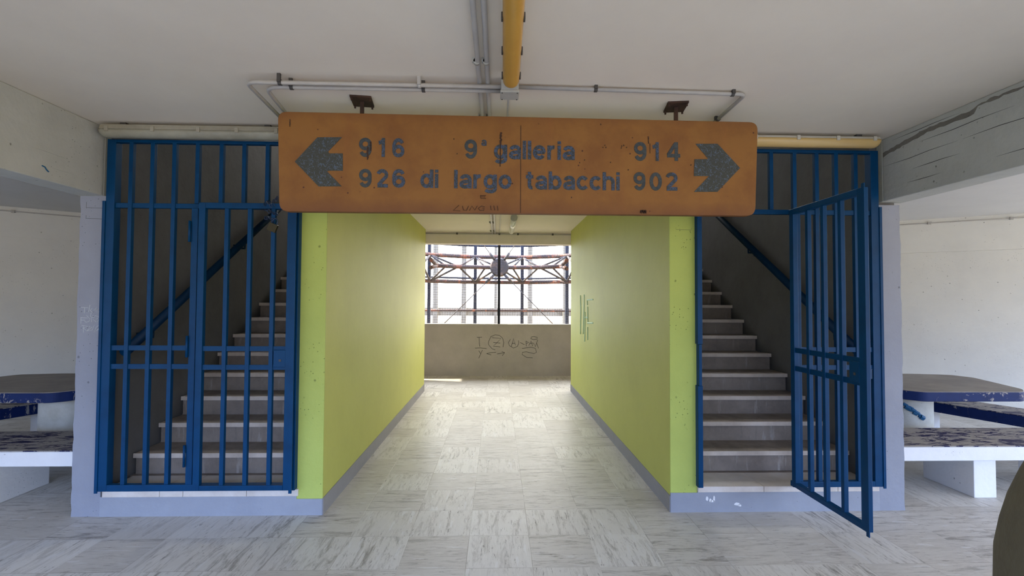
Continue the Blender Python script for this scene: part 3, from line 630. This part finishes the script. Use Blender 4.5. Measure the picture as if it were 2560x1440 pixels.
# ------------------------------------------------------------------ conduits
def bend(p, q, r_, rad=0.06):
    """corner q between p and r_, rounded"""
    p, q, r_ = map(Vector, (p, q, r_)); a = (p - q).normalized(); b = (r_ - q).normalized(); o = []
    for k in range(7):
        t_ = k / 6; P0, P1 = q + a * rad, q + b * rad; o.append((1 - t_) ** 2 * P0 + 2 * t_ * (1 - t_) * q + t_ * t_ * P1)
    return [p] + o + [r_]
PZ = CZ - 0.018; PR = 0.0115
def pipe(label, pts, clips, group=None, r=PR, cm='pipe', cw=0.009):
    PZ = pts[0][2]
    o = tag(MB().tube(pts, r, 12).build('conduit', M['pipe']), label, 'pipe', group)
    for (x, y, ax, mt) in clips:
        mb = MB(); mb.tube([(x - (cw if ax else 0), y - (0 if ax else cw), PZ), (x + (cw if ax else 0), y + (0 if ax else cw), PZ)], r + 0.004, 10)
        if ax: mb.box(x - 0.009, x + 0.009, y - 0.022, y - 0.008, PZ - 0.004, CZ)
        else: mb.box(x - 0.022, x - 0.008, y - 0.009, y + 0.009, PZ - 0.004, CZ)
        mb.build('clip', M[mt], o)
YC = (0.3, 1.4, 2.42, 3.15, 4.2, 5.3, 6.4, 7.4, 8.3)
pipe('left one of the twin conduits running lengthwise on the ceiling', [(-0.118, -2.5, PZ), (-0.092, 8.6, PZ)], [(-0.112, y, 0, 'box') for y in YC], 'twin lengthwise conduits', 0.0125)
pipe('right one of the twin conduits running lengthwise on the ceiling', [(-0.072, -2.5, PZ), (-0.046, 8.6, PZ)], [(-0.064, y, 0, 'box') for y in YC], 'twin lengthwise conduits', 0.0125)
PZ2 = PZ - 0.025
pipe('outer conduit bending round to the lamp above the closed gate', bend((0.015, 2.645, PZ2), (-1.375, 2.645, PZ2), (-1.43, 3.41, PZ2)), [(-1.19, 2.645, 1, 'clip'), (-0.435, 2.645, 1, 'pipe')], 'paired conduits left of the junction box')
pipe('inner conduit bending round to the lamp above the closed gate', bend((0.015, 2.70, PZ2), (-1.30, 2.70, PZ2), (-1.385, 3.41, PZ2), 0.09), [(-1.15, 2.70, 1, 'clip'), (-0.42, 2.70, 1, 'clip')], 'paired conduits left of the junction box')
pipe('conduit bending round from the junction box to the lamp above the open gate', bend((0.105, 2.700, PZ), (1.435, 2.740, PZ), (1.455, 3.41, PZ), 0.05), [(0.552, 2.713, 1, 'clip'), (1.355, 2.737, 1, 'clip'), (1.447, 3.12, 0, 'clip')])
pipe('thin conduit leading from the junction box into the passage', [(0.058, 2.74, PZ), (0.060, 3.0, PZ), (0.03, 8.6, PZ)], [], None, 0.006)
c = tag(MB().tube([(-4.1, 8.585, 2.722), (4.1, 8.585, 2.722)], 0.009, 10).build('conduit', M['pipe']), 'dark conduit across the far end of the passage ceiling', 'pipe')
for x in (-0.72, 0.03, 0.36, 0.98): MB().box(x - .015, x + .015, 8.57, 8.6, 2.708, 2.738).build('clip', M['clip'], c)
jb = thing('junction_box', 'square grey junction box on the ceiling above the sign', 'box', (0.061, 2.67, 2.66))
MB().box(0.013, 0.110, 2.625, 2.725, 2.682, 2.7499).build('box_body', M['box'], jb, 0.004)
mb = MB(); mb.box(0.010, 0.113, 2.622, 2.728, 2.668, 2.682); mb.build('lid', M['box'], jb, 0.003)
for a_, b_ in ((.020, 2.632), (.103, 2.632), (.020, 2.718), (.103, 2.718)): MB().tube([(a_, b_, 2.669), (a_, b_, 2.665)], 0.004, 8).build('screw', M['clip'], jb)

# ------------------------------------------------------------------ concrete tables and benches
TOP = [(3.885, 4.324), (4.835, 4.324), (4.97, 4.46), (5.20, 5.16), (5.13, 5.36), (4.75, 5.44), (4.0, 5.44), (3.62, 5.36), (3.52, 5.16), (3.77, 4.44)]
def place(s, P): return [(p[0], p[1]) for p in P] if s > 0 else [(-p[0] + 0.065, p[1] - 0.035) for p in P][::-1]
def bench(label, P, s, legs, front=None, group=None, dark=False):
    P = place(s, P); cx = sum(p[0] for p in P) / len(P); cy = sum(p[1] for p in P) / len(P)
    t = thing('concrete_bench', label, 'bench', (cx, cy, 0), group)
    MB().prism(P, 0.305, 0.412, 'Z').build('seat_slab', M['tblue'] if dark else M['bwhite'], t, 0.006)
    q = [(cx + (x - cx) * .996, cy + (y - cy) * .996) for x, y in P]
    MB().prism(q, 0.412, 0.420, 'Z').build('painted_top', M['btop'], t, 0.002)
    for lg in legs:
        MB().prism(place(s, lg), 0, 0.305, 'Z').build('leg', M['bwhite'], t, 0.005)
    return t
for s, nm, sd_ in ((-1, 'left', 'closed'), (1, 'right', 'open')):
    P = place(s, TOP); cx = sum(p[0] for p in P) / len(P)
    t = thing('concrete_table', 'round cornered concrete table with blue edge in the %s bay' % nm, 'table', (cx, 4.9, 0))
    P = rpoly(P, 0.055)
    MB().prism(P, 0.632, 0.716, 'Z').build('table_slab', M['tblue'], t, 0.006)
    q = [(cx + (x - cx) * .996, 4.9 + (y - 4.9) * .996) for x, y in P]
    MB().prism(q, 0.716, 0.722, 'Z').build('table_surface', M['ttop'], t)
    pc = place(s, [(4.195, 4.98)])[0]
    MB().lathe([(0.285, 0), (0.285, 0.02), (0.285, 0.55), (0.285, 0.632)], pc[0], pc[1], 48).build('pedestal', M['ped'], t)
    if s > 0:
        mb = MB(); rnd = random.Random(9)
        for k in range(10):
            an = -PI / 2 - 0.5 + k * 0.055; z = 0.53 - 0.013 * k + rnd.uniform(-.015, .015); R_ = 0.2862; w_ = 0.03
            mb.tube([(pc[0] + R_ * math.cos(an - .06), pc[1] + R_ * math.sin(an - .06), z), (pc[0] + R_ * math.cos(an + .06), pc[1] + R_ * math.sin(an + .06), z - .02)], 0.018 + rnd.uniform(-.006, .008), 6)
        mb.build('spray_mark', M['bluespray'], t)
    bench('white edged concrete bench in front of the %s table with worn blue top' % nm, [(3.10, 3.690), (5.40, 3.690), (5.05, 4.235), (3.62 - .17, 4.235)], s,
          [[(3.755, 3.741), (3.936, 3.741), (3.936, 4.20), (3.755, 4.20)], [(4.62, 3.741), (4.80, 3.741), (4.80, 4.20), (4.62, 4.20)]])
    bench('concrete bench with dark blue edge on the far side of the %s table' % nm, [(4.86, 5.54), (5.42, 4.15), (5.85, 4.30), (5.25, 5.85)], s,
          [[(4.87, 5.58), (4.93, 5.42), (5.13, 5.50), (5.07, 5.66)], [(5.37, 4.50), (5.44, 4.33), (5.80, 4.45), (5.73, 4.62)]], dark=True)

# foreground bollard at the right edge
prof = [(r_ * 0.8, z_) for r_, z_ in [(0.50, 0), (0.52, 0.06), (0.56, 0.3), (0.572, 0.5), (0.563, 0.754), (0.545, 0.84), (0.521, 0.921), (0.487, 1.0), (0.447, 1.077), (0.39, 1.15), (0.30, 1.22), (0.18, 1.27), (0.06, 1.29)]]
o = MB().lathe(prof, 0, 0, 72).build('bollard', M['bollard']); o.location = (1.9, 1.2, 0)
tag(o, 'rounded olive brown concrete bollard at the right edge of the foreground', 'bollard')

# ------------------------------------------------------------------ scribbles
def strokes(name, mat, parent, data, fn, r):
    mb = MB()
    for st in data: mb.tube([fn(*p) for p in st], r, 5)
    return mb.build(name, mat, parent)
PG = [[(-0.412, 0.786), (-0.308, 0.791)], [(-0.368, 0.787), (-0.363, 0.658), (-0.35, 0.598)], [(-0.45, 0.566), (-0.334, 0.571), (-0.214, 0.555)], [(-0.374, 0.514), (-0.333, 0.451)], [(-0.298, 0.527), (-0.333, 0.451), (-0.373, 0.359)], [(-0.103, 0.783), (0.082, 0.764), (-0.014, 0.667), (-0.078, 0.607), (0.067, 0.592)], [(-0.078, 0.683), (0.066, 0.672)], [(-0.167, 0.715), (-0.127, 0.803), (-0.039, 0.84), (0.049, 0.828), (0.114, 0.772), (0.139, 0.684), (0.123, 0.588)], [(-0.167, 0.715), (-0.178, 0.67), (-0.166, 0.627), (-0.102, 0.555), (-0.037, 0.531)], [(-0.213, 0.455), (-0.125, 0.475), (-0.021, 0.483)], [(-0.213, 0.455), (-0.117, 0.427)], [(0.004, 0.447), (0.16, 0.476)], [(0.1, 0.496), (0.16, 0.476), (0.108, 0.411)], [(0.292, 0.596), (0.343, 0.765), (0.38, 0.628)], [(0.308, 0.66), (0.372, 0.669)], [(0.275, 0.749), (0.235, 0.684), (0.252, 0.62), (0.34, 0.568), (0.421, 0.605), (0.445, 0.661), (0.444, 0.725)], [(0.477, 0.685), (0.566, 0.637)], [(0.597, 0.717), (0.606, 0.605)], [(0.598, 0.709), (0.654, 0.685), (0.606, 0.661)], [(0.654, 0.621), (0.702, 0.718), (0.735, 0.613)], [(0.67, 0.661), (0.735, 0.678)], [(0.751, 0.678), (0.788, 0.597), (0.839, 0.742)], [(0.816, 0.678), (0.856, 0.566)], [(0.71, 0.798), (0.758, 0.81), (0.831, 0.79), (0.823, 0.754), (0.751, 0.742), (0.694, 0.766), (0.71, 0.798)], [(0.518, 0.561), (0.703, 0.589), (0.792, 0.565), (0.816, 0.485), (0.768, 0.457), (0.607, 0.493), (0.526, 0.484), (0.518, 0.436), (0.607, 0.38), (0.736, 0.369)]]
GG = [[(-2.944, 1.464), (-2.895, 1.463)], [(-2.919, 1.463), (-2.921, 1.423)], [(-2.883, 1.482), (-2.892, 1.432)], [(-2.867, 1.458), (-2.881, 1.444), (-2.863, 1.428)], [(-2.855, 1.442), (-2.836, 1.464), (-2.844, 1.444), (-2.821, 1.458), (-2.833, 1.43)], [(-2.821, 1.439), (-2.816, 1.423), (-2.806, 1.424)], [(-2.874, 1.427), (-2.878, 1.399), (-2.857, 1.406)], [(-2.946, 1.391), (-2.897, 1.39)], [(-2.943, 1.389), (-2.942, 1.349)], [(-2.943, 1.375), (-2.913, 1.375)], [(-2.905, 1.408), (-2.879, 1.383), (-2.888, 1.364), (-2.906, 1.36), (-2.918, 1.368)], [(-2.87, 1.394), (-2.869, 1.36)], [(-2.87, 1.394), (-2.842, 1.395), (-2.86, 1.38), (-2.837, 1.364)], [(-2.847, 1.406), (-2.806, 1.399), (-2.835, 1.385), (-2.828, 1.362), (-2.808, 1.392)], [(-2.819, 1.381), (-2.802, 1.364)], [(-2.936, 1.338), (-2.893, 1.331), (-2.927, 1.317)], [(-2.922, 1.335), (-2.923, 1.286)], [(-2.925, 1.319), (-2.899, 1.298), (-2.863, 1.326), (-2.88, 1.333), (-2.899, 1.298), (-2.863, 1.305), (-2.848, 1.34)], [(-2.846, 1.291), (-2.836, 1.324), (-2.818, 1.338)], [(-2.832, 1.298), (-2.811, 1.331), (-2.822, 1.31), (-2.809, 1.286)]]
GM = [[(7.334, 1.622), (7.288, 1.403), (7.329, 1.039)], [(7.016, 1.633), (7.042, 1.334), (7.094, 1.055)], [(6.761, 1.482), (6.78, 1.552), (6.37, 1.557)], [(6.934, 1.38), (6.971, 0.955)], [(6.759, 1.23), (6.369, 1.247)], [(6.742, 1.461), (6.722, 1.246)], [(6.74, 1.175), (6.739, 0.995)], [(6.973, 1.293), (6.875, 1.31), (6.76, 1.293)]]
strokes('scribble', M['pencil'], wb_, PG, lambda x, z: (x, 10.009, z), 0.0045)
strokes('repair_outline', M['clip'], bpy.data.objects['trim_1'], [[(-2.93, 2.215), (-2.93, 2.17), (-2.925, 2.175), (-2.82, 2.172)], [(-2.93, 2.12), (-2.93, 2.095), (-2.92, 2.097), (-2.80, 2.095)], [(-2.80, 2.075), (-2.795, 2.06)]], lambda x, z: (x, FY + 0.0005, z), 0.0014)
strokes('repair_outline', M['clip'], bpy.data.objects['trim_6'], [[(1.315, 2.075), (1.315, 2.06), (1.43, 2.058), (1.432, 2.072)]], lambda x, z: (x, FY + 0.0005, z), 0.0012)
strokes('scratched_writing', M['chalk'], bpy.data.objects['trim_1'], GG, lambda x, z: (x, FY - 0.001, z), 0.0013)
strokes('spray_mark', M['cyan'], wr, GM, lambda y, z: (1.2660, y, z), 0.010)

# ------------------------------------------------------------------ outside: ring truss, posts, mesh, frames
CX, CY = 0.035, 9.9
def ring(R_, z, a): return Vector((CX + R_ * math.sin(a), CY + R_ * math.cos(a), z))
tr = thing('ring_truss', 'rusty tubular ring truss outside beyond the parapet', 'truss', (CX, 12.2, 2.0))
D = math.radians
nodes = [D(x) for x in (-67, -40, -13.3, 13.3, 40, 67)]
mids = [D(x) for x in (-53, -26.5, 0, 26.5, 53)]
RT, RM = 2.62, 2.2; ZTOP, ZMID, ZBOT = 2.665, 2.372, 2.02
def chord(R_, z, angs, r, mat, nm='chord'):
    MB().tube([ring(R_, z, a) for a in angs], r, 14).build(nm, mat, tr)
chord(RT, ZTOP, nodes, 0.052, M['truss']); chord(RT, ZBOT, nodes, 0.050, M['truss'])
chord(RM, ZMID, [D(x) for x in (-42, -27, 0, 27, 42)], 0.052, M['truss'])
chord(RT + 0.5, ZBOT + 0.12, nodes, 0.025, M['post'], 'rear_chord')
for a in (-1, 1):
    for dz in (0.09, -0.09): MB().tube([ring(RM, ZMID, D(42 * a)), ring(RM - 0.35, ZMID + dz, D(56 * a))], 0.045, 12).build('branch', M['truss'], tr)
for n_ in nodes[1:-1]:
    for m_ in (n_ - D(13.3), n_ + D(4.5) * (1 if n_ < 0 else -1), n_ + D(13.3)):
        for z in (ZTOP, ZBOT):
            MB().tube([ring(RT, z, n_), ring(RM, ZMID, m_)], 0.026, 10).build('web', M['truss_l'], tr)
dn = MB(); c0 = Vector((CX + .012, CY + RM - 0.14, ZMID + 0.005))
dn.tube([c0, c0 + Vector((0, 0.03, 0)), c0 + Vector((0, 0.22, 0)), c0 + Vector((0, 0.25, 0))], 0.235, 36, True, [0.20, 0.235, 0.235, 0.20])
dn.build('node_drum', M['truss_l'], tr)
for sx_, sz_, ex, ez, L in ((-1, 1, -0.62, 3.25, .2), (1, 1, 0.62, 3.25, .2), (-1, -1, -1.72, 0.60, .28), (1, -1, 1.72, 0.60, .28)):
    a = c0 + Vector((sx_ * 0.13, 0.02, sz_ * 0.19)); e = Vector((CX + ex, c0.y + 0.02, ez)); d = (e - a).normalized()
    MB().tube([a, a + d * L], 0.035, 12).build('socket', M['truss_l'], tr)
    MB().tube([a + d * L, e], 0.011, 8).build('tie_rod', M['truss_l'], tr)
MB().tube([ring(RT + 0.3, 2.99, D(x)) for x in range(-70, 71, 10)], 0.028, 8).build('top_ring', M['post'], tr)
lbl = ('leftmost dark blue steel post beyond the parapet', 'dark blue steel post left of the truss drum', 'dark blue steel post right of the truss drum', 'rightmost dark blue steel post beyond the parapet')
for i, a in enumerate((-40, -13.3, 13.3, 40)):
    p = ring(RT + 0.02, 0, D(a)); p.x += -.02 if i in (0,) else 0
    o = MB().box(-0.04, 0.04, -0.04, 0.04, -3, 5.5).build('steel_post', M['post']); o.location = (p.x, p.y + .09, 0)
    tag(o, lbl[i], 'post', 'posts around the ring truss')
o = MB().box(-0.026, 0.026, -0.026, 0.026, 1.062, 2.75).build('steel_post', M['post']); o.location = (0.035, 10.08, 0)
tag(o, 'slim dark blue mullion standing on the parapet coping', 'post')
o = MB().tube([(-3.5, 12.45, 1.295), (3.5, 12.45, 1.295)], 0.028, 8).build('guard_rail', M['truss'])
tag(o, 'thin rusty horizontal rail outside above the parapet', 'rail')
mb = MB(); x = -4.1
while x < 4.1: mb.box(x - .002, x + .002, 10.118, 10.121, 1.062, 2.75); x += 0.052
z = 1.09
while z < 2.75: mb.box(-4.15, 4.15, 10.115, 10.118, z - .002, z + .002); z += 0.052
tag(mb.build('wire_mesh', M['wire']), 'fine square wire mesh stretched above the parapet', 'mesh')
fr = thing('glazing_frame', 'beige frame of the building seen beyond the ring truss', 'frame', (0, 16, 0))
for x, w_ in ((-4.1, .15), (-3.1, .15), (-2.03, .16), (-1.10, .15), (-.05, .10), (1.08, .15), (2.23, .12), (3.3, .15), (4.4, .15)):
    B(x - w_ / 2, x + w_ / 2, 15.95, 16.1, -3, 6).build('upright', M['frame'], fr)
B(-6, 6, 16.1, 16.2, 1.055, 1.31).build('cross_band', M['frame'], fr)
mb = MB(); rnd = random.Random(8)
for (x, z, n) in ((-1.32, 2.2, 14), (0.43, 1.24, 12), (1.15, 1.5, 22), (-0.75, 2.0, 12), (0.75, 1.95, 8)):
    p = Vector((x, 10.125, z)); 
    pts = [p.copy()]; a = rnd.uniform(-2, -1)
    for k in range(n): a += rnd.uniform(-.7, .7); p = p + Vector((math.cos(a) * .022, 0, math.sin(a) * .022)); pts.append(p.copy())
    mb.tube(pts, 0.0022, 5)
tag(mb.build('dry_twigs', M['leafy']), 'thin dry twigs caught in the wire mesh', 'twig', None, 'stuff')
tag(B(-4.85, 6.5, 10.16, 10.85, 2.96, 3.1).build('trim_13', M['outer']), 'projecting slab edge of the storey above the parapet', 'slab', None, 'structure')  # added out of view; keeps the sun patch to the left of the floor
